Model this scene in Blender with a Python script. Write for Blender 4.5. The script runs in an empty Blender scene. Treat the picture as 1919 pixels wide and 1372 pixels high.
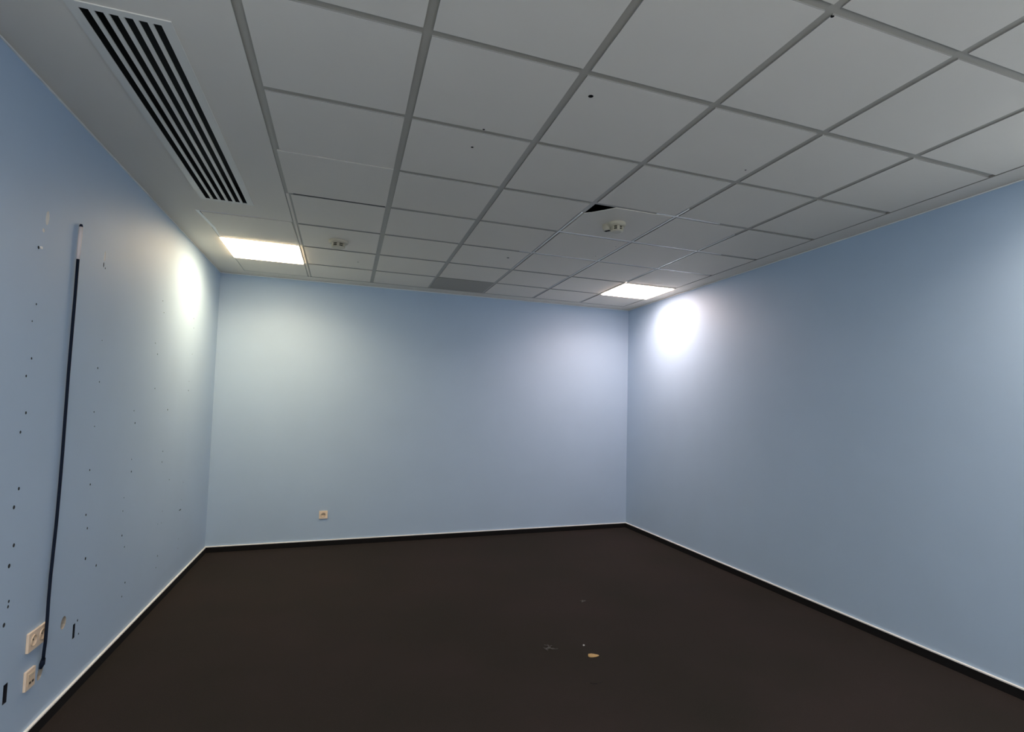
import bpy, bmesh, math, random
from mathutils import Vector, Matrix
random.seed(7)
C = bpy.context.scene.collection
S = bpy.context.scene

# ------------------------------------------------------------------ room measures (metres)
XL, XR, YB, YR, H = -0.831, 3.772, 3.739, -3.45, 2.7665
Y6 = 3.557                 # end of the tiled field next to the far wall
T = 0.6                    # ceiling module

# ------------------------------------------------------------------ camera, view, world
cam = bpy.data.cameras.new('camera')
camo = bpy.data.objects.new('camera', cam); C.objects.link(camo)
S.camera = camo
yaw, pitch, roll = -0.3544, 0.0575, -0.0216
R = (Matrix.Rotation(yaw, 3, 'Z') @ Matrix.Rotation(pitch, 3, 'X') @ Matrix.Rotation(roll, 3, 'Y')
     @ Matrix.Rotation(math.pi / 2, 3, 'X'))
camo.matrix_world = Matrix.Translation((0.3804, -2.469, 1.4619)) @ R.to_4x4()
cam.sensor_fit = 'HORIZONTAL'; cam.sensor_width = 36.0
cam.lens = 36.0 * 1025.3 / 1919
cam.shift_x = -66.7 / 1919; cam.shift_y = 22.2 / 1919
cam.clip_start = 0.02

S.view_settings.view_transform = 'Standard'
S.view_settings.look = 'None'
S.view_settings.gamma = 1.0
S.view_settings.use_curve_mapping = False
S.view_settings.exposure = 1.47
w = bpy.data.worlds.new('world'); S.world = w; w.use_nodes = True
w.node_tree.nodes['Background'].inputs[0].default_value = (0.84, 0.92, 1.0, 1)
w.node_tree.nodes['Background'].inputs[1].default_value = 1.5

LIGHT_RIGHT = ((1.0, 0.78, 0.70), 6.0, 5.5)      # colour, glow of the diffuser, watts
LIGHT_LEFT = ((1.0, 0.80, 0.51), 5.5, 6.0)
LIGHT_REAR = ((1.0, 0.85, 0.72), 6.0, 8.0)

# ------------------------------------------------------------------ materials
def mat(name, col, rough=0.6, metal=0.0, spec=0.5, var=0.0, scale=8.0, bump=0.0, bscale=200.0, emit=None, estr=0.0):
    m = bpy.data.materials.new(name); m.use_nodes = True
    nt = m.node_tree; b = nt.nodes['Principled BSDF']
    b.inputs['Roughness'].default_value = rough
    b.inputs['Metallic'].default_value = metal
    b.inputs['Specular IOR Level'].default_value = spec
    tc = nt.nodes.new('ShaderNodeTexCoord')
    if var > 0:
        n = nt.nodes.new('ShaderNodeTexNoise'); n.inputs['Scale'].default_value = scale
        n.inputs['Detail'].default_value = 5
        nt.links.new(tc.outputs['Object'], n.inputs['Vector'])
        r = nt.nodes.new('ShaderNodeValToRGB')
        r.color_ramp.elements[0].position = 0.3; r.color_ramp.elements[1].position = 0.7
        r.color_ramp.elements[0].color = [c * (1 - var) for c in col] + [1]
        r.color_ramp.elements[1].color = [min(1, c * (1 + var)) for c in col] + [1]
        nt.links.new(n.outputs['Fac'], r.inputs['Fac'])
        nt.links.new(r.outputs['Color'], b.inputs['Base Color'])
    else:
        b.inputs['Base Color'].default_value = (*col, 1)
    if bump > 0:
        n2 = nt.nodes.new('ShaderNodeTexNoise'); n2.inputs['Scale'].default_value = bscale
        n2.inputs['Detail'].default_value = 3
        nt.links.new(tc.outputs['Object'], n2.inputs['Vector'])
        bp = nt.nodes.new('ShaderNodeBump'); bp.inputs['Strength'].default_value = bump
        bp.inputs['Distance'].default_value = 0.002
        nt.links.new(n2.outputs['Fac'], bp.inputs['Height'])
        nt.links.new(bp.outputs['Normal'], b.inputs['Normal'])
    if emit:
        b.inputs['Emission Color'].default_value = (*emit, 1)
        b.inputs['Emission Strength'].default_value = estr
    return m

M = dict(
    paint=mat('blue_satin_wall_paint', (0.40, 0.53, 0.69), 0.58, spec=0.95, var=0.015, scale=2.5, bump=0.12, bscale=160),
    board=mat('white_plasterboard', (0.835, 0.765, 0.665), 0.75, var=0.01, scale=3, bump=0.04, bscale=90),
    gloss=mat('glossy_glint_bar', (0.86, 0.84, 0.80), 0.15, spec=0.8),
    edge=mat('darkened_board_edge', (0.36, 0.34, 0.30), 0.9),
    grid=mat('grey_metal_ceiling_grid', (0.47, 0.43, 0.36), 0.35, spec=0.3),
    greytile=mat('grey_perforated_tile', (0.40, 0.365, 0.31), 0.8, var=0.05, scale=300),
    black=mat('black_void', (0.006, 0.006, 0.006), 0.9),
    duct=mat('dark_duct', (0.012, 0.014, 0.012), 0.8),
    ventm=mat('white_powder_coated_metal', (0.82, 0.78, 0.70), 0.45),
    white=mat('white_trim_plastic', (0.88, 0.87, 0.84), 0.4),
    skirt=mat('black_carpet_skirting', (0.007, 0.0065, 0.007), 0.9, spec=0.2, bump=0.3, bscale=400),
    plaster=mat('bare_plaster', (0.46, 0.42, 0.36), 0.9, var=0.15, scale=60, bump=0.4, bscale=150),  # plaster, darkened to carry the shade inside the gouges
    filler=mat('white_filler', (0.80, 0.77, 0.72), 0.7),
    holem=mat('dark_drill_hole', (0.05, 0.055, 0.06), 0.9),  # shade inside the holes put into the colour
    slotm=mat('dark_slot', (0.006, 0.008, 0.015), 0.9),
    cream=mat('cream_socket_plastic', (0.86, 0.70, 0.54), 0.35),
    creamd=mat('cream_socket_insert', (0.74, 0.60, 0.45), 0.4),
    cable=mat('navy_black_cable', (0.006, 0.012, 0.028), 0.8, spec=0.2),
    section=mat('pale_pink_section', (0.90, 0.79, 0.75), 0.5),  # pale pinkish tone for the cable's upper end
    detect=mat('aged_cream_detector', (0.60, 0.54, 0.41), 0.45),
    detd=mat('dark_brown_grille', (0.04, 0.032, 0.02), 0.7),
    leaf=mat('ochre_dry_leaf', (0.42, 0.27, 0.10), 0.7, var=0.2, scale=60),
    lint=mat('grey_lint', (0.10, 0.095, 0.09), 0.95),
    crumb=mat('white_crumb', (0.45, 0.45, 0.45), 0.8),
)

def carpet():
    m = bpy.data.materials.new('charcoal_brown_carpet'); m.use_nodes = True
    nt = m.node_tree; b = nt.nodes['Principled BSDF']; L = nt.links
    b.inputs['Roughness'].default_value = 0.95; b.inputs['Specular IOR Level'].default_value = 0.08
    b.inputs['Sheen Weight'].default_value = 0.03; b.inputs['Sheen Roughness'].default_value = 0.5
    b.inputs['Sheen Tint'].default_value = (0.8, 0.65, 0.6, 1)
    tc = nt.nodes.new('ShaderNodeTexCoord')
    n1 = nt.nodes.new('ShaderNodeTexNoise'); n1.inputs['Scale'].default_value = 1.1; n1.inputs['Detail'].default_value = 6
    n2 = nt.nodes.new('ShaderNodeTexNoise'); n2.inputs['Scale'].default_value = 260; n2.inputs['Detail'].default_value = 2
    L.new(tc.outputs['Object'], n1.inputs['Vector']); L.new(tc.outputs['Object'], n2.inputs['Vector'])
    r1 = nt.nodes.new('ShaderNodeValToRGB')
    r1.color_ramp.elements[0].position = 0.35; r1.color_ramp.elements[1].position = 0.68
    r1.color_ramp.elements[0].color = (0.0205, 0.0180, 0.0152, 1); r1.color_ramp.elements[1].color = (0.027, 0.0210, 0.0195, 1)
    L.new(n1.outputs['Fac'], r1.inputs['Fac'])
    mx = nt.nodes.new('ShaderNodeMixRGB'); mx.blend_type = 'MULTIPLY'; mx.inputs['Fac'].default_value = 0.5
    r2 = nt.nodes.new('ShaderNodeValToRGB')
    r2.color_ramp.elements[0].position = 0.3; r2.color_ramp.elements[0].color = (0.45, 0.45, 0.45, 1)
    r2.color_ramp.elements[1].position = 0.7; r2.color_ramp.elements[1].color = (1, 1, 1, 1)
    L.new(n2.outputs['Fac'], r2.inputs['Fac'])
    L.new(r1.outputs['Color'], mx.inputs['Color1']); L.new(r2.outputs['Color'], mx.inputs['Color2'])
    L.new(mx.outputs['Color'], b.inputs['Base Color'])
    bp = nt.nodes.new('ShaderNodeBump'); bp.inputs['Strength'].default_value = 0.5; bp.inputs['Distance'].default_value = 0.003
    L.new(n2.outputs['Fac'], bp.inputs['Height']); L.new(bp.outputs['Normal'], b.inputs['Normal'])
    return m
M['carpet'] = carpet()

# ------------------------------------------------------------------ helpers
def box(bm, x0, x1, y0, y1, z0, z1, mi=0):
    v = [bm.verts.new((x, y, z)) for z in (z0, z1) for y in (y0, y1) for x in (x0, x1)]
    for f in ((0, 2, 3, 1), (4, 5, 7, 6), (0, 1, 5, 4), (2, 6, 7, 3), (0, 4, 6, 2), (1, 3, 7, 5)):
        bm.faces.new([v[i] for i in f]).material_index = mi

def prism(bm, pts, z0, z1, mi=0):                       # pts counter-clockwise seen from above
    a = [bm.verts.new((x, y, z0)) for x, y in pts]; b = [bm.verts.new((x, y, z1)) for x, y in pts]
    bm.faces.new(a[::-1]).material_index = mi; bm.faces.new(b).material_index = mi
    n = len(pts)
    for i in range(n):
        bm.faces.new((a[i], a[(i + 1) % n], b[(i + 1) % n], b[i])).material_index = mi

def lathe(bm, prof, n=48, mtx=None, mi=0):              # prof: (radius, height) from one axis end to the other
    rings = []
    for r, h in prof:
        if r < 1e-6: rings.append([bm.verts.new((0, 0, h))])
        else: rings.append([bm.verts.new((r * math.cos(2 * math.pi * k / n), r * math.sin(2 * math.pi * k / n), h)) for k in range(n)])
    allv = [v for q in rings for v in q]
    for a, b in zip(rings[:-1], rings[1:]):
        for k in range(n):
            k2 = (k + 1) % n
            if len(a) == 1: f = [a[0], b[k], b[k2]]
            elif len(b) == 1: f = [a[k], b[0], a[k2]]
            else: f = [a[k], b[k], b[k2], a[k2]]
            bm.faces.new(f).material_index = mi
    if mtx is not None: bmesh.ops.transform(bm, matrix=mtx, verts=allv)

def obj(name, bm, m, parent=None, loc=None, smooth=False, bevel=0.0, seg=2):
    bmesh.ops.recalc_face_normals(bm, faces=bm.faces)
    me = bpy.data.meshes.new(name); bm.to_mesh(me); bm.free()
    for q in (m if isinstance(m, (list, tuple)) else [m]): me.materials.append(q)
    if smooth:
        for p in me.polygons: p.use_smooth = True
    o = bpy.data.objects.new(name, me); C.objects.link(o)
    if parent: o.parent = parent
    if loc: o.location = loc
    if bevel > 0:
        b = o.modifiers.new('bevel', 'BEVEL'); b.width = bevel; b.segments = seg; b.limit_method = 'ANGLE'
    return o

def struct(name, bm, m, parent=None, **k):
    o = obj(name, bm, m, parent, **k)
    if parent is None: o['kind'] = 'structure'
    return o

def thing(name, label, cat, loc, group=None):
    o = bpy.data.objects.new(name, None); C.objects.link(o); o.empty_display_size = 0.05
    o.location = loc; o['label'] = label; o['category'] = cat
    if group: o['group'] = group
    return o

def tag(o, label, cat, group=None):
    o['label'] = label; o['category'] = cat
    if group: o['group'] = group
    return o

def copy_tree(o, parent=None):
    c = o.copy(); C.objects.link(c); c.parent = parent
    for ch in list(o.children): copy_tree(ch, c)
    return c

def cut(target, cutter_bm, cutter_mats):
    """Cut real holes: boolean difference, result baked into the mesh; the cutter is deleted."""
    bmesh.ops.recalc_face_normals(cutter_bm, faces=cutter_bm.faces)
    me = bpy.data.meshes.new('cutter'); cutter_bm.to_mesh(me); cutter_bm.free()
    for q in cutter_mats: me.materials.append(q)
    co = bpy.data.objects.new('cutter', me); C.objects.link(co)
    md = target.modifiers.new('cut', 'BOOLEAN'); md.operation = 'DIFFERENCE'; md.object = co
    md.solver = 'EXACT'
    try: md.material_mode = 'TRANSFER'
    except Exception: pass
    dg = bpy.context.evaluated_depsgraph_get(); dg.update()
    new = bpy.data.meshes.new_from_object(target.evaluated_get(dg), preserve_all_data_layers=True, depsgraph=dg)
    target.modifiers.clear(); target.data = new
    bpy.data.objects.remove(co, do_unlink=True)

# ------------------------------------------------------------------ shell: floor and walls
TH = 0.15
bm = bmesh.new(); box(bm, XL - TH, XR + TH, YR - TH, YB + TH, -0.12, 0); struct('floor', bm, M['carpet'])
TOP = H + 0.40
bm = bmesh.new(); box(bm, XL - TH, XL, YR, YB, 0, TOP); wall_left = struct('wall_left', bm, M['paint'])
bm = bmesh.new(); box(bm, XR, XR + TH, YR, YB, 0, TOP); struct('wall_right', bm, M['paint'])
bm = bmesh.new(); box(bm, XL - TH, XR + TH, YB, YB + TH, 0, TOP); struct('wall_back', bm, M['paint'])
WX0, WX1, WZ0, WZ1 = 0.3, 3.0, 0.9, 2.3            # unseen window, added behind the viewer to even out the light
bm = bmesh.new()
for a in ((XL - TH, WX0, 0, TOP), (WX1, XR + TH, 0, TOP), (WX0, WX1, 0, WZ0), (WX0, WX1, WZ1, TOP)):
    box(bm, a[0], a[1], YR - TH, YR, a[2], a[3])
struct('wall_rear', bm, M['paint'])
bm = bmesh.new()
for a in ((WX0, WX1, WZ0, WZ0 + .05), (WX0, WX1, WZ1 - .05, WZ1), (WX0, WX0 + .05, WZ0 + .05, WZ1 - .05), (WX1 - .05, WX1, WZ0 + .05, WZ1 - .05), (1.62, 1.68, WZ0 + .05, WZ1 - .05)):
    box(bm, a[0], a[1], YR - 0.11, YR - 0.05, a[2], a[3])
win = struct('added_window_1', bm, M['white'])
gm = bpy.data.materials.new('clear_glass'); gm.use_nodes = True; nt = gm.node_tree; nt.nodes.clear()
out = nt.nodes.new('ShaderNodeOutputMaterial'); mx = nt.nodes.new('ShaderNodeMixShader'); tr = nt.nodes.new('ShaderNodeBsdfTransparent'); gl = nt.nodes.new('ShaderNodeBsdfGlossy')
gl.inputs['Roughness'].default_value = 0.02; mx.inputs[0].default_value = 0.06
nt.links.new(tr.outputs[0], mx.inputs[1]); nt.links.new(gl.outputs[0], mx.inputs[2]); nt.links.new(mx.outputs[0], out.inputs[0])
for a, b in ((WX0 + .05, 1.62), (1.68, WX1 - .05)):
    bm = bmesh.new(); box(bm, a, b, YR - 0.083, YR - 0.077, WZ0 + .05, WZ1 - .05); obj('added_window_pane', bm, gm, win)
pl = bpy.data.lights.new('added_window_portal', 'AREA'); pl.shape = 'RECTANGLE'; pl.size = WX1 - WX0; pl.size_y = WZ1 - WZ0; pl.cycles.is_portal = True
po = bpy.data.objects.new('added_window_portal', pl); C.objects.link(po); po.parent = win
po.location = ((WX0 + WX1) / 2, YR - 0.02, (WZ0 + WZ1) / 2); po.rotation_euler = (-math.pi / 2, 0, math.pi)

# real holes in the left wall: drilled shelf holes, slots and gouges
cb = bmesh.new()
def peg(y, z, r, mi=0, depth=0.03, ry=1.0, tilt=0.0, n=10):
    vs = []
    for x in (XL + 0.02, XL - depth):
        ring = []
        for k in range(n):
            a = 2 * math.pi * k / n
            dy, dz = r * ry * math.cos(a), r * math.sin(a)
            ring.append(cb.verts.new((x, y + dy * math.cos(tilt) - dz * math.sin(tilt), z + dy * math.sin(tilt) + dz * math.cos(tilt))))
        vs.append(ring)
    a, b = vs
    cb.faces.new(a).material_index = mi; cb.faces.new(b[::-1]).material_index = mi
    for k in range(n): cb.faces.new((a[k], b[k], b[(k + 1) % n], a[(k + 1) % n])).material_index = mi
holes = [(0.375, 1.851, 5), (0.353, 1.777, 4), (0.37, 1.625, 6), (0.34, 1.551, 6), (2.001, 2.157, 5), (2.041, 2.081, 5),
 (2.837, 2.158, 5), (2.855, 2.08, 5), (1.9, 1.851, 5), (1.959, 1.781, 6), (2.853, 1.859, 4), (1.044, 1.774, 3), (1.015, 1.626, 6),
 (1.046, 1.555, 5), (1.948, 1.546, 6), (2.804, 1.628, 4), (2.804, 1.553, 6), (1.022, 2.155, 5), (0.359, 1.402, 7), (0.329, 1.325, 7),
 (0.349, 1.098, 8), (0.324, 1.028, 9), (0.344, 0.875, 9), (0.322, 0.8, 10), (1.006, 1.398, 5), (1.024, 1.323, 4), (1.003, 1.1, 6),
 (1.021, 1.024, 6), (0.995, 0.874, 7), (1.022, 0.801, 7), (1.025, 0.647, 9), (1.166, 0.574, 8), (1.581, 1.398, 5), (1.613, 1.322, 7),
 (1.595, 1.1, 4), (1.603, 1.024, 7), (1.507, 0.88, 4), (1.503, 0.802, 5), (1.516, 0.655, 7), (1.568, 0.576, 6), (1.617, 0.35, 7),
 (2.266, 1.399, 7), (2.212, 1.1, 6), (2.209, 1.024, 6), (2.413, 0.872, 5), (2.807, 0.801, 4), (2.79, 0.661, 4), (2.287, 0.661, 4),
 (2.279, 0.578, 4), (2.238, 0.352, 7), (2.218, 0.275, 6), (2.763, 0.354, 5), (2.764, 0.278, 5), (0.339, 0.658, 7), (0.336, 0.638, 7),
 (0.317, 0.574, 10), (1.578, 0.279, 6), (0.359, 2.085, 8), (0.981, 0.353, 7), (1.004, 0.279, 6), (2.20, 0.585, 4)]
for y, z, r in holes: peg(y, z, r * 0.0009, 0, 0.03)
box(cb, XL - 0.03, XL + 0.02, 0.934, 0.958, 0.2785, 0.3485, 1)          # narrow dark slot right of the double socket
box(cb, XL - 0.03, XL + 0.02, 0.347, 0.376, 0.2545, 0.3305, 1)          # dark slot left of the low socket
peg(0.826, 0.398, 0.030, 2, 0.028, 0.85, -0.5, 20)   # round gouge showing plaster
peg(0.634, 0.255, 0.034, 2, 0.020, 0.60, -0.55, 18)   # gouge at the foot of the cable
peg(0.412, 2.226, 0.032, 3, 0.001, 0.45, -0.1)    # pale chipped strokes high on the wall
peg(0.388, 2.166, 0.009, 3, 0.001)
peg(1.008, 2.215, 0.028, 3, 0.001, 0.3, -0.1)
peg(1.000, 2.168, 0.014, 0, 0.01, 0.35)
peg(2.765, 0.585, 0.004, 0, 0.006, 8.0)           # small horizontal scratch
cut(wall_left, cb, [M['holem'], M['slotm'], M['plaster'], M['filler']])

# skirting: black carpet strip in a holder with a white top lip
def skirting(name, x0, x1, y0, y1):
    bm = bmesh.new(); box(bm, x0, x1, y0, y1, 0, 0.051); s = struct(name, bm, M['skirt'])
    bm = bmesh.new()
    g = 0.002
    box(bm, x0 - (g if x1 == XR else 0), x1 + (g if x0 == XL else 0), y0 - (g if y1 == YB else 0), y1 + (g if y0 == YR else 0), 0.051, 0.0615)
    obj('white_lip', bm, M['white'], s, bevel=0.003)
d = 0.011
skirting('baseboard_left', XL, XL + d, YR + d, YB - d)
skirting('baseboard_right', XR - d, XR, YR + d, YB - d)
skirting('baseboard_back', XL, XR, YB - d, YB)
skirting('baseboard_rear', XL, XR, YR, YR + d)

# slim white angle where walls meet the ceiling
c = 0.006
for n, a in (('trim_1', (XL, XL + c, YR, YB)), ('trim_2', (XR - c, XR, YR, YB)), ('trim_3', (XL + c, XR - c, YB - c, YB)), ('trim_4', (XL + c, XR - c, YR, YR + c))):
    bm = bmesh.new(); box(bm, *a, H - 0.014, H - 0.008); struct(n, bm, M['white'])

# ------------------------------------------------------------------ ceiling: plasterboard border, lay-in tiles, metal grid
FZ = H - 0.0055           # visible face of boards and tiles
G = 0.017                 # half the channel between tiles
J0, J1 = -5, 6            # tile rows (row 5 is the cut one beside the far wall)
YF = J0 * T
SP = -0.595               # left edge of the service strip
bm = bmesh.new()
B1 = FZ + 0.025
VX0, VX1, VY0, VY1 = -0.520, -0.240, -0.310, 1.512       # vent opening
P0 = 1.780                # start of the service strip opening
RL0, RL1 = -1.8, -1.2     # module of the added, unseen left rear lamp
box(bm, XL, SP, RL1, YB, FZ, B1)
box(bm, XL, SP, YR, RL0, FZ, B1); box(bm, XL, SP, RL0, RL1, FZ, B1)
box(bm, SP, -G, YR, RL0, FZ, B1)
box(bm, SP, -G, RL1, VY0, FZ, B1)
box(bm, SP, VX0, VY0, VY1, FZ, B1); box(bm, VX1, -G, VY0, VY1, FZ, B1)
box(bm, SP, -G, VY1, P0, FZ, B1)
box(bm, SP, XR, Y6 + 0.004, YB, FZ, B1)
box(bm, 6 * T + 0.004, XR, YF, Y6 + 0.004, FZ, B1)
box(bm, -G, XR, YR, YF - 0.01, FZ, B1)
TILE_HOLES = ((1.287, -0.462, 11), (0.940, -0.025, 6), (0.928, 0.168, 7), (2.34, -0.151, 5), (1.655, 2.026, 11), (1.822, -1.176, 6),
              (0.446, 2.737, 6), (2.318, 1.667, 4), (2.348, 1.355, 4))
special = {(2, 5), (0, 1), (3, 1), (5, 4), (5, -3)}
for i in range(6):
    for j in range(J0, J1):
        if (i, j) in special: continue
        x0, x1 = i * T + G, (i + 1) * T - G
        y0, y1 = j * T + G, (j + 1) * T - G
        if i == 5: x1 = 6 * T - 0.010
        if j == 5: y1 = Y6 - 0.018
        hs = [q for q in TILE_HOLES if x0 < q[0] < x1 and y0 < q[1] < y1]
        if not hs: box(bm, x0, x1, y0, y1, FZ, FZ + (0.004 if (i, j) == (0, 2) else 0.02)); continue
        one = bmesh.new(); box(one, x0, x1, y0, y1, FZ, FZ + 0.02)          # a tile with real drilled holes
        to = obj('tile', one, M['board']); cb = bmesh.new()
        for x, y, r in hs:
            prism(cb, [(x + r / 1000 * math.cos(2 * math.pi * k / 14), y + r / 1000 * math.sin(2 * math.pi * k / 14)) for k in range(14)], FZ - 0.01, FZ + 0.016)
        cut(to, cb, [M['black']])
        bm.from_mesh(to.data); bpy.data.objects.remove(to, do_unlink=True)
bm.normal_update()
for f in bm.faces:                                      # sides of boards and tiles, coloured darker to hold down highlights
    if abs(f.normal.z) < 0.5 and f.material_index == 0: f.material_index = 2
ceiling = struct('ceiling', bm, [M['board'], M['black'], M['edge']])
# grid: recessed T bars
bm = bmesh.new()
for i in range(0, 7):
    xc = i * T
    if i == 0: box(bm, -G - 0.012, G + 0.012, YF, Y6, H + 0.0001, H + 0.003)
    elif i == 6: box(bm, xc + 0.0015, xc + 0.0038, YF, Y6, FZ + 0.0005, H + 0.02)  # dark upstand for the shadow line along the right border
    else: box(bm, xc - 0.020, xc + 0.020, YF, Y6, H + 0.0001, H + 0.003)
    if i < 6: box(bm, xc - 0.001, xc + 0.001, YF, Y6, H + 0.003, H + 0.035)
for j in range(J0, J1):
    yc = j * T
    for i in range(6):
        if (j == 1 and i == 0) or (j == 2 and i == 0): continue
        box(bm, i * T + 0.0201, (i + 1) * T - 0.0201, yc - 0.020, yc + 0.020, H + 0.0003, H + 0.0028)
        box(bm, i * T + 0.0201, (i + 1) * T - 0.0201, yc - 0.001, yc + 0.001, H + 0.0028, H + 0.03)
box(bm, 0.02, 6 * T, Y6 + 0.0005, Y6 + 0.0038, FZ + 0.0003, H + 0.02)  # grid-coloured upstand standing in for the shadow line at the far border
obj('ceiling_grid', bm, M['grid'], ceiling)
bm = bmesh.new(); box(bm, XL, XR, YR, YB, TOP - 0.02, TOP); obj('upper_slab', bm, M['black'], ceiling)  # unseen slab, coloured black so gaps in the ceiling stay dark
# white angle round the service strip
bm = bmesh.new()
box(bm, -G + 0.006, G - 0.012, 1.21, Y6 - 0.002, FZ + 0.0008, H); obj('edge_filler', bm, M['board'], ceiling)
bm = bmesh.new()
box(bm, SP - 0.03, SP + 0.022, P0, Y6, H, H + 0.003)
box(bm, SP - 0.03, -G, P0 - 0.03, P0 + 0.02, H + 0.003, H + 0.006)
box(bm, SP + 0.022, -G - 0.012, Y6 - 0.02, Y6 + 0.02, H, H + 0.003)
for yy in (2.4, 3.0): box(bm, SP + 0.022, -G - 0.0121, yy - 0.012, yy + 0.012, H + 0.001, H + 0.0035)
obj('opening_angle', bm, M['white'], ceiling)

# glossy white strips added for the grid's glints, broken tile to right lamp
bm = bmesh.new(); g = 0.005
for xc, a, b in ((3 * T, 0.78, 2.4), (4 * T, 0.45, 3.0), (5 * T, 0.75, 2.4)): box(bm, xc - g, xc + g, a, b, FZ + 0.0002, H)
for yc, a, b in ((T, 3.75 * T, 4.6 * T), (2 * T, 3 * T, 5.4 * T), (3 * T, 2.8 * T, 6 * T - 0.02)):
    xs = [a] + [q * T for q in (3, 4, 5) if a < q * T < b] + [b]
    for p, q in zip(xs[:-1], xs[1:]): box(bm, p + g + 0.0001, q - g - 0.0001, yc - g, yc + g, FZ + 0.0002, H)
obj('glint_bar', bm, M['gloss'], ceiling)['label'] = 'glossy white strips added for the glints on the grid'

# tiles that stand out, one object each
def one_tile(name, pts, z0, z1, m, label, cat='ceiling tile'):
    cx = sum(p[0] for p in pts) / len(pts); cy = sum(p[1] for p in pts) / len(pts)
    bm = bmesh.new(); prism(bm, [(x - cx, y - cy) for x, y in pts], 0, z1 - z0)
    o = obj(name, bm, m, loc=(cx, cy, z0)); return tag(o, label, cat)
def rect(x0, x1, y0, y1): return [(x0, y0), (x1, y0), (x1, y1), (x0, y1)]
one_tile('ceiling_tile', rect(2 * T + 0.006, 3 * T - 0.006, 5 * T + G, Y6 - 0.008), H - 0.003, H + 0.0, M['greytile'],
         'dark grey ceiling panel beside the far wall, among white tiles')
one_tile('ceiling_tile', rect(0.004, T - G, 0.592, 1.190), FZ - 0.001, H, M['board'],
         'white ceiling tile slid out of line, with a thin dark gap along its far edge')
x0, x1, y0, y1 = 3 * T + G, 4 * T - G, T + G, 2 * T - G
bt = one_tile('ceiling_tile', [(x0, y0 + 0.170), (x0 + 0.040, y0 + 0.138), (x0 + 0.095, y0 + 0.073), (x0 + 0.150, y0), (x1, y0), (x1, y1), (x0, y1)],
         FZ, FZ + 0.005, M['board'], 'white ceiling tile with a broken off corner leaving a black triangular hole')
cb = bmesh.new(); cxy = bt.location
prism(cb, [(1.94 - 0.0 + 0.011 * math.cos(k * math.pi / 7), 0.775 + 0.009 * math.sin(k * math.pi / 7)) for k in range(14)], FZ - 0.01, FZ + 0.015)
for v in cb.verts: v.co -= cxy
cut(bt, cb, [M['black']])
sp = one_tile('access_panel', rect(SP + 0.010, -G - 0.003, P0 + 0.014, 2.392), FZ - 0.002, H - 0.0005, M['board'],
         'white access panel sitting slightly crooked between the long vent and the lit lamp', 'ceiling panel')
sp.rotation_euler.z = math.radians(-1.0)
sx, sy, sz = sp.location
bm = bmesh.new()
prism(bm, [(-0.616 - sx, 1.768 - sy), (-0.597 - sx, 1.768 - sy), (-0.569 - sx, 2.15 - sy), (-0.584 - sx, 2.385 - sy), (-0.590 - sx, 2.385 - sy), (-0.590 - sx, 2.15 - sy)], -0.002, 0.0)
prism(bm, [(-0.597 - sx, 1.768 - sy), (-0.24 - sx, 1.763 - sy), (-0.24 - sx, 1.766 - sy), (-0.597 - sx, 1.776 - sy)], -0.0019, 0.0)
es = obj('edge_strip', bm, M['white'], sp); es.rotation_euler.z = math.radians(1.0); es['label'] = 'bright white edge strip'
one_tile('access_panel', rect(SP + 0.004, -G - 0.003, 3.006, Y6 - 0.004), FZ, H - 0.0005, M['board'],
         'short white ceiling panel between the left lamp and the far wall', 'ceiling panel')

# ------------------------------------------------------------------ ceiling lamps
def lamp(x0, x1, y0, y1, col, label, rim=0.012):
    cx, cy = (x0 + x1) / 2, (y0 + y1) / 2; a, b = (x1 - x0) / 2, (y1 - y0) / 2
    t = thing('ceiling_lamp', label, 'ceiling light', (cx, cy, H), 'square ceiling lamps')
    bm = bmesh.new()
    box(bm, -a, a, -b, -b + rim, -0.010, 0.02); box(bm, -a, a, b - rim, b, -0.010, 0.02)
    box(bm, -a, -a + rim, -b + rim, b - rim, -0.010, 0.02); box(bm, a - rim, a, -b + rim, b - rim, -0.010, 0.02)
    obj('frame', bm, M['ventm'], t)
    e = mat('glowing_lamp_diffuser', (0.9, 0.9, 0.9), 0.4, emit=col[0], estr=col[1])
    bm = bmesh.new(); box(bm, -a + rim, a - rim, -b + rim, b - rim, -0.018, -0.003)
    obj('diffuser', bm, e, t)
    bm = bmesh.new(); box(bm, -a + 0.004, a - 0.004, -b + 0.004, b - 0.004, 0.02, 0.05)
    obj('housing', bm, M['ventm'], t)
    # the lamp's own light: a prismatic panel throws most of it downwards, little along the ceiling
    L = bpy.data.lights.new('panel_light', 'AREA'); L.shape = 'RECTANGLE'; L.size = 2 * (a - rim) - 0.01; L.size_y = 2 * (b - rim) - 0.01
    L.color = col[0]; L.energy = col[2]; L.spread = math.radians(150)
    lo = bpy.data.objects.new('panel_light', L); C.objects.link(lo); lo.parent = t; lo.location = (0, 0, -0.021)
    return t
lamp(SP + 0.001, -G - 0.001, 2.392, 3.006, LIGHT_LEFT, 'lit square ceiling lamp above the left wall, beside the long vent', 0.007)
lamp(5 * T + 0.004, 6 * T - 0.002, 4 * T + 0.010, 5 * T - 0.004, LIGHT_RIGHT, 'lit square ceiling lamp in the corner of the far wall and right wall', 0.013)
lamp(5 * T + 0.004, 6 * T - 0.002, -3 * T + 0.006, -2 * T - 0.004, LIGHT_REAR, 'lit square ceiling lamp over the right wall, nearest the viewer')
lamp(SP + 0.001, -G - 0.001, RL0 + 0.003, RL1 - 0.003, LIGHT_REAR, 'unseen square ceiling lamp added over the left wall for even brightness')  # unseen lamp, added to brighten the room evenly

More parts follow.
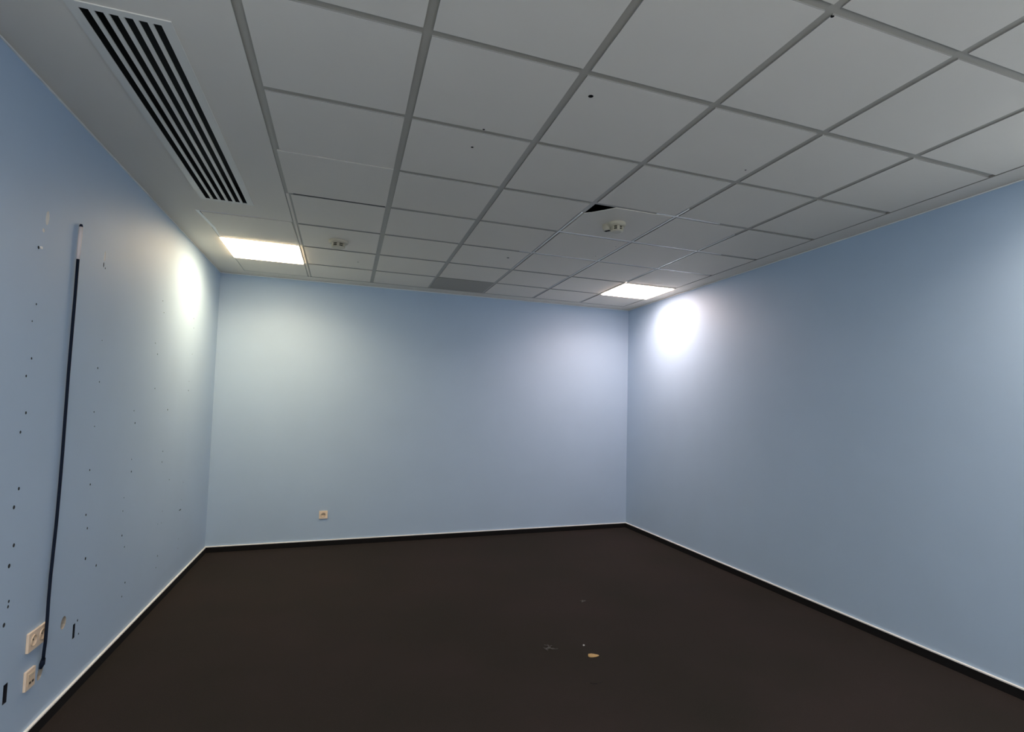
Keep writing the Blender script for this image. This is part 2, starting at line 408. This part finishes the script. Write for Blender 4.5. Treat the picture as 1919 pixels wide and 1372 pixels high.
# ------------------------------------------------------------------ long slot vent
vx0, vx1, vy0, vy1 = -0.531, -0.228, -0.322, 1.521
vt = thing('ceiling_vent', 'long white slot vent with six dark slots in the ceiling near the left wall', 'vent', ((vx0 + vx1) / 2, (vy0 + vy1) / 2, FZ))
ox, oy = (vx0 + vx1) / 2, (vy0 + vy1) / 2
s0, s1, t0, t1 = -0.499, -0.264, -0.291, 1.503
bm = bmesh.new()
for q in ((vx0, s0, vy0, vy1), (s1, vx1, vy0, vy1), (s0, s1, vy0, t0), (s0, s1, t1, vy1)):
    box(bm, q[0] - ox, q[1] - ox, q[2] - oy, q[3] - oy, -0.004, 0.0)
obj('frame', bm, M['ventm'], vt)
pitch_ = (s1 - s0 + 0.0145) / 6
for k in range(5):
    xs = s0 + (k + 1) * pitch_ - 0.0145
    bm = bmesh.new(); box(bm, xs - ox, xs + 0.0145 - ox, t0 - oy, t1 - oy, -0.003, 0.003)
    obj('slat', bm, M['ventm'], vt)
bm = bmesh.new()
q = (s0 - 0.004, s1 + 0.004, t0 - 0.004, t1 + 0.004)
box(bm, q[0] - ox, q[1] - ox, q[2] - oy, q[3] - oy, 0.10, 0.104)
for r_ in ((q[0] - .002, q[0], q[2], q[3]), (q[1], q[1] + .002, q[2], q[3]), (q[0], q[1], q[2] - .002, q[2]), (q[0], q[1], q[3], q[3] + .002)):
    box(bm, r_[0] - ox, r_[1] - ox, r_[2] - oy, r_[3] - oy, 0.0002, 0.104)
obj('duct', bm, M['duct'], vt)

# ------------------------------------------------------------------ smoke detectors
def detector(x, y, r, h, rz, label, side=False):
    t = thing('smoke_detector', label, 'smoke detector', (x, y, FZ), 'smoke detectors on the ceiling')
    t.rotation_euler.z = rz
    bm = bmesh.new()
    lathe(bm, [(0, 0), (r, 0), (r, -h * .22), (r * .97, -h * .30), (r * .86, -h * .40), (r * .80, -h * .44), (0, -h * .44)])
    obj('base', bm, M['detect'], t, smooth=False)
    bm = bmesh.new()
    lathe(bm, [(0, -h * .40), (r * .60, -h * .40), (r * .60, -h * .84), (0, -h * .84)], 32); obj('chamber', bm, M['detd'], t)
    bm = bmesh.new()
    lathe(bm, [(0, -h * .82), (r * .70, -h * .82), (r * .70, -h * .88), (r * .62, -h * .96), (r * .5, -h), (0, -h)])
    lathe(bm, [(r * .61, -h * .60), (r * .70, -h * .60), (r * .70, -h * .65), (r * .61, -h * .65), (r * .61, -h * .60)])
    for k in range(6):
        a = k * math.pi / 3 + 0.3; ca, sa = math.cos(a), math.sin(a)
        vs0 = len(bm.verts)
        box(bm, r * .59, r * .72, -0.009, 0.009, -h * .90, -h * .42)
        bm.verts.ensure_lookup_table()
        bmesh.ops.rotate(bm, verts=bm.verts[vs0:], cent=(0, 0, 0), matrix=Matrix.Rotation(a, 3, 'Z'))
    obj('cover', bm, M['detect'], t)
    if side:
        bm = bmesh.new(); mt = Matrix.Translation((-r * 1.28, 0, 0))
        lathe(bm, [(0, 0), (r * .62, 0), (r * .62, -h * .25), (r * .50, -h * .60), (0, -h * .60)], 32, mt)
        s = obj('side_housing', bm, M['detect'], t)
        bm = bmesh.new(); box(bm, -r * 1.28 - 0.020, -r * 1.28 + 0.020, -0.009, 0.009, -h * .60 - 0.002, -h * .59)
        obj('window', bm, M['black'], s)
    return t
detector(2.105, 0.870, 0.061, 0.062, math.radians(-60), 'cream smoke detector beside a broken white ceiling tile, with a small side housing', True)
detector(0.286, 2.130, 0.073, 0.058, 0.2, 'cream smoke detector on the ceiling, right of the left lamp')

# ------------------------------------------------------------------ wall sockets
def insert(par, u, v, out, m, mc):
    """Round recessed socket insert centred at (u, v) on a plate whose face is at height out (plate local: u along, v up)."""
    bm = bmesh.new(); mt = Matrix.Translation((u, v, 0))
    lathe(bm, [(0.0235, out - 0.001), (0.0235, out + 0.003), (0.0205, out + 0.003), (0.0190, out - 0.006), (0, out - 0.006)], 36, mt)
    ins = obj('socket_insert', bm, mc, par)
    for du in (-0.0095, 0.0095):
        bm = bmesh.new(); lathe(bm, [(0, out - 0.0055), (0.0032, out - 0.0055), (0.0032, out - 0.0045), (0, out - 0.0045)], 14, Matrix.Translation((u + du, v, 0)))
        obj('pin_hole', bm, M['black'], ins)
    bm = bmesh.new()
    lathe(bm, [(0, out - 0.006), (0.0026, out - 0.006), (0.0022, out + 0.002), (0, out + 0.003)], 12, Matrix.Translation((u, v + 0.010, 0)))
    obj('earth_pin', bm, M['grid'], ins)

def plate(name, label, n, base, rot, cat='socket', kind='power'):
    t = thing(name, label, cat, base)
    t.rotation_euler = rot
    wd = 0.0755 * n if n == 1 else 0.151
    wd = 0.082 if n == 1 and kind == 'power' else wd
    hh = 0.0405; th = 0.010
    # plate face with round openings for the inserts
    bm = bmesh.new(); box(bm, -wd / 2, wd / 2, -hh, hh, 0, th)
    p = obj('cover_plate', bm, M['cream'], t, bevel=0.0022)
    p.modifiers.clear()
    if kind == 'power':
        cb = bmesh.new()
        us = [0] if n == 1 else [-0.0355, 0.0355]
        for u in us: lathe(cb, [(0, th - 0.0085), (0.0236, th - 0.0085), (0.0236, th + 0.01), (0, th + 0.01)], 36, Matrix.Translation((u, 0, 0)))
        pm = p.matrix_world.copy()
        # boolean in local frame: temporarily unparent
        p.parent = None
        cut(p, cb, [M['creamd']])
        p.parent = t
        for u in us: insert(t, u, 0, th, M['cream'], M['creamd'])
    else:
        bm = bmesh.new(); box(bm, -0.026, 0.026, -0.024, 0.026, th, th + 0.003); k = obj('insert', bm, M['creamd'], t, bevel=0.001)
        for du in (-0.011, 0.011):
            bm = bmesh.new(); box(bm, du - 0.0075, du + 0.0075, -0.017, -0.008, th + 0.003, th + 0.0038); obj('port', bm, M['detd'], k)
        bm = bmesh.new(); box(bm, -0.020, 0.020, 0.014, 0.0165, th + 0.003, th + 0.0036); obj('label_strip', bm, M['grid'], k)
    b = p.modifiers.new('bevel', 'BEVEL'); b.width = 0.0015; b.segments = 2; b.limit_method = 'ANGLE'
    return t
ROT_L = (math.pi / 2, 0, math.pi / 2)          # local z out of the left wall (+x), local x along +y
ROT_B = (math.pi / 2, 0, 0)                    # local z out of the back wall (-y)
plate('wall_socket', 'double cream wall socket partly behind the dark cable', 2, (XL, 0.5685, 0.430), ROT_L)
plate('data_outlet', 'small cream data outlet under the double socket', 1, (XL, 0.531, 0.2725), ROT_L, 'outlet', 'data')
plate('wall_socket', 'single cream power socket low on the far wall', 1, (0.2235, YB, 0.318), ROT_B)

# ------------------------------------------------------------------ cable down the left wall
def tube(bm, pts, r, n=12):
    rings = []
    for k, p in enumerate(pts):
        p = Vector(p); a = Vector(pts[max(0, k - 1)]); b = Vector(pts[min(len(pts) - 1, k + 1)])
        d = (b - a).normalized(); s = d.cross(Vector((1, 0, 0))).normalized(); u = s.cross(d)
        rr = r[k] if isinstance(r, (list, tuple)) else r
        rings.append([bm.verts.new(p + s * rr * math.cos(2 * math.pi * q / n) + u * rr * math.sin(2 * math.pi * q / n)) for q in range(n)])
    for a, b in zip(rings[:-1], rings[1:]):
        for q in range(n): bm.faces.new((a[q], b[q], b[(q + 1) % n], a[(q + 1) % n]))
    bm.faces.new(rings[0]); bm.faces.new(rings[-1][::-1])
def true(y, z, t): return (XL + t, y - t * (y + 2.469) / 1.2117, z + t * (1.4619 - z) / 1.2117)
ct = thing('cable', 'dark navy cable running down the left wall to the sockets, pale at its top end', 'cable', (XL, 0.62, 0.27))
o_ = Vector((XL, 0.62, 0.27))
low = [(0.6535, 0.300, .012), (0.656, 0.330, .016), (0.662, 0.37, .021), (0.664, 0.43, .021), (0.665, 0.49, .019), (0.664, 0.56, .013), (0.667, 0.66, .0095), (0.685, 0.884, .0088), (0.692, 1.05, .0088),
       (0.696, 1.21, .0088), (0.698, 1.581, .0088), (0.703, 1.76, .0088), (0.708, 1.935, .0088), (0.711, 2.13, .0088)]
bm = bmesh.new(); tube(bm, [Vector(true(*q)) - o_ for q in low], 0.0062); obj('sheath', bm, M['cable'], ct, smooth=True)
bm = bmesh.new(); tube(bm, [Vector(true(*q)) - o_ for q in ((0.711, 2.125, .0088), (0.714, 2.20, .0088), (0.7185, 2.283, .0088))], [0.0064, 0.0075, 0.0075]); obj('section', bm, M['section'], ct, smooth=True)['label'] = 'pale pinkish sleeve at the upper end'
bm = bmesh.new(); tube(bm, [Vector(true(*q)) - o_ for q in ((0.7185, 2.283, .0088), (0.719, 2.296, .0088))], [0.0080, 0.005]); obj('end_cap', bm, M['cable'], ct, smooth=True)
bm = bmesh.new(); tube(bm, [Vector(true(*q)) - o_ for q in ((0.657, 0.306, .012), (0.648, 0.283, .010), (0.634, 0.268, .0065))], [0.0075, 0.010, 0.005]); obj('foot', bm, M['cable'], ct, smooth=True)

# white wall plug standing a little out of the hole high on the left wall
bm = bmesh.new(); lathe(bm, [(0, 0.001), (0.006, 0.001), (0.006, 0.006), (0.0035, 0.0065), (0, 0.0055)], 16)
o = obj('wall_plug', bm, M['white'], loc=(XL, 0.372, 2.088)); o.rotation_euler = (0, math.pi / 2, 0)
tag(o, 'tiny white wall plug in a hole high on the left wall, left of the cable', 'wall plug')

# ------------------------------------------------------------------ bits lying on the carpet
def scrap(name, x, y, a, b, rz, m, label, cat, up=0.006, seed=1):
    rnd = random.Random(seed); bm = bmesh.new(); n = 18; rows = []
    for s_ in (0.0, 0.5, 1.0):
        ring = []
        for k in range(n):
            t_ = 2 * math.pi * k / n
            rr = (1 + 0.10 * math.sin(3 * t_ + seed) + 0.06 * rnd.uniform(-1, 1)) * s_
            px, py = a * rr * math.cos(t_) * (1 if math.cos(t_) < 0 else 1.12), b * rr * math.sin(t_)
            ring.append((px, py, 0.0015 + up * (s_ ** 2) * (0.5 + 0.5 * math.cos(2 * t_ + 0.6))))
        rows.append(ring)
    top = [bm.verts.new(rows[0][0])]; r1 = [bm.verts.new(p) for p in rows[1]]; r2 = [bm.verts.new(p) for p in rows[2]]
    for k in range(n):
        k2 = (k + 1) % n
        bm.faces.new((top[0], r1[k], r1[k2])); bm.faces.new((r1[k], r2[k], r2[k2], r1[k2]))
    o = obj(name, bm, m, loc=(x, y, 0.0), smooth=True); o.rotation_euler.z = rz
    md = o.modifiers.new('solid', 'SOLIDIFY'); md.thickness = 0.0012; md.offset = 0
    return tag(o, label, cat)
scrap('dry_leaf', 1.830, 0.570, 0.030, 0.024, -0.35, M['leaf'], 'small ochre yellow dry leaf lying on the dark carpet', 'leaf', 0.002, 2)
def tuft(x, y, r, n, m, label, cat, name, seed):
    rnd = random.Random(seed); bm = bmesh.new()
    for k in range(n):
        a = rnd.uniform(0, 6.28); p = Vector((rnd.uniform(-r, r) * .5, rnd.uniform(-r, r) * .5, 0.001)); pts = []
        for q in range(4):
            pts.append(tuple(p)); a += rnd.uniform(-.9, .9)
            p = p + Vector((math.cos(a), math.sin(a), 0)) * r * .5; p.z = 0.001 + rnd.uniform(0, .006)
        rings = pts
        tube(bm, rings, 0.0014, 5)
    return tag(obj(name, bm, m, loc=(x, y, 0)), label, cat)
tuft(1.615, 0.746, 0.028, 12, M['lint'], 'faint grey fluff on the carpet, left of the ochre leaf', 'lint', 'carpet_fluff', 3)
tuft(2.148, 1.430, 0.022, 7, M['lint'], 'faint grey fluff on the carpet, well behind the ochre leaf', 'lint', 'carpet_fluff', 4)
bm = bmesh.new(); lathe(bm, [(0, 0), (0.006, 0), (0.0065, 0.003), (0.004, 0.006), (0, 0.007)], 9)
tag(obj('crumb', bm, M['crumb'], loc=(1.837, 0.716, 0)), 'tiny pale crumb on the carpet just behind the ochre leaf', 'crumb')
bm = bmesh.new(); tube(bm, [(0, 0, 0.002), (0.012, -0.014, 0.003), (0.03, -0.02, 0.003), (0.05, -0.016, 0.002), (0.072, -0.004, 0.002)], 0.0018, 6)
tag(obj('bent_wire', bm, M['black'], loc=(1.678, 0.276, 0)), 'thin black bent wire on the carpet in front of the ochre leaf', 'wire')
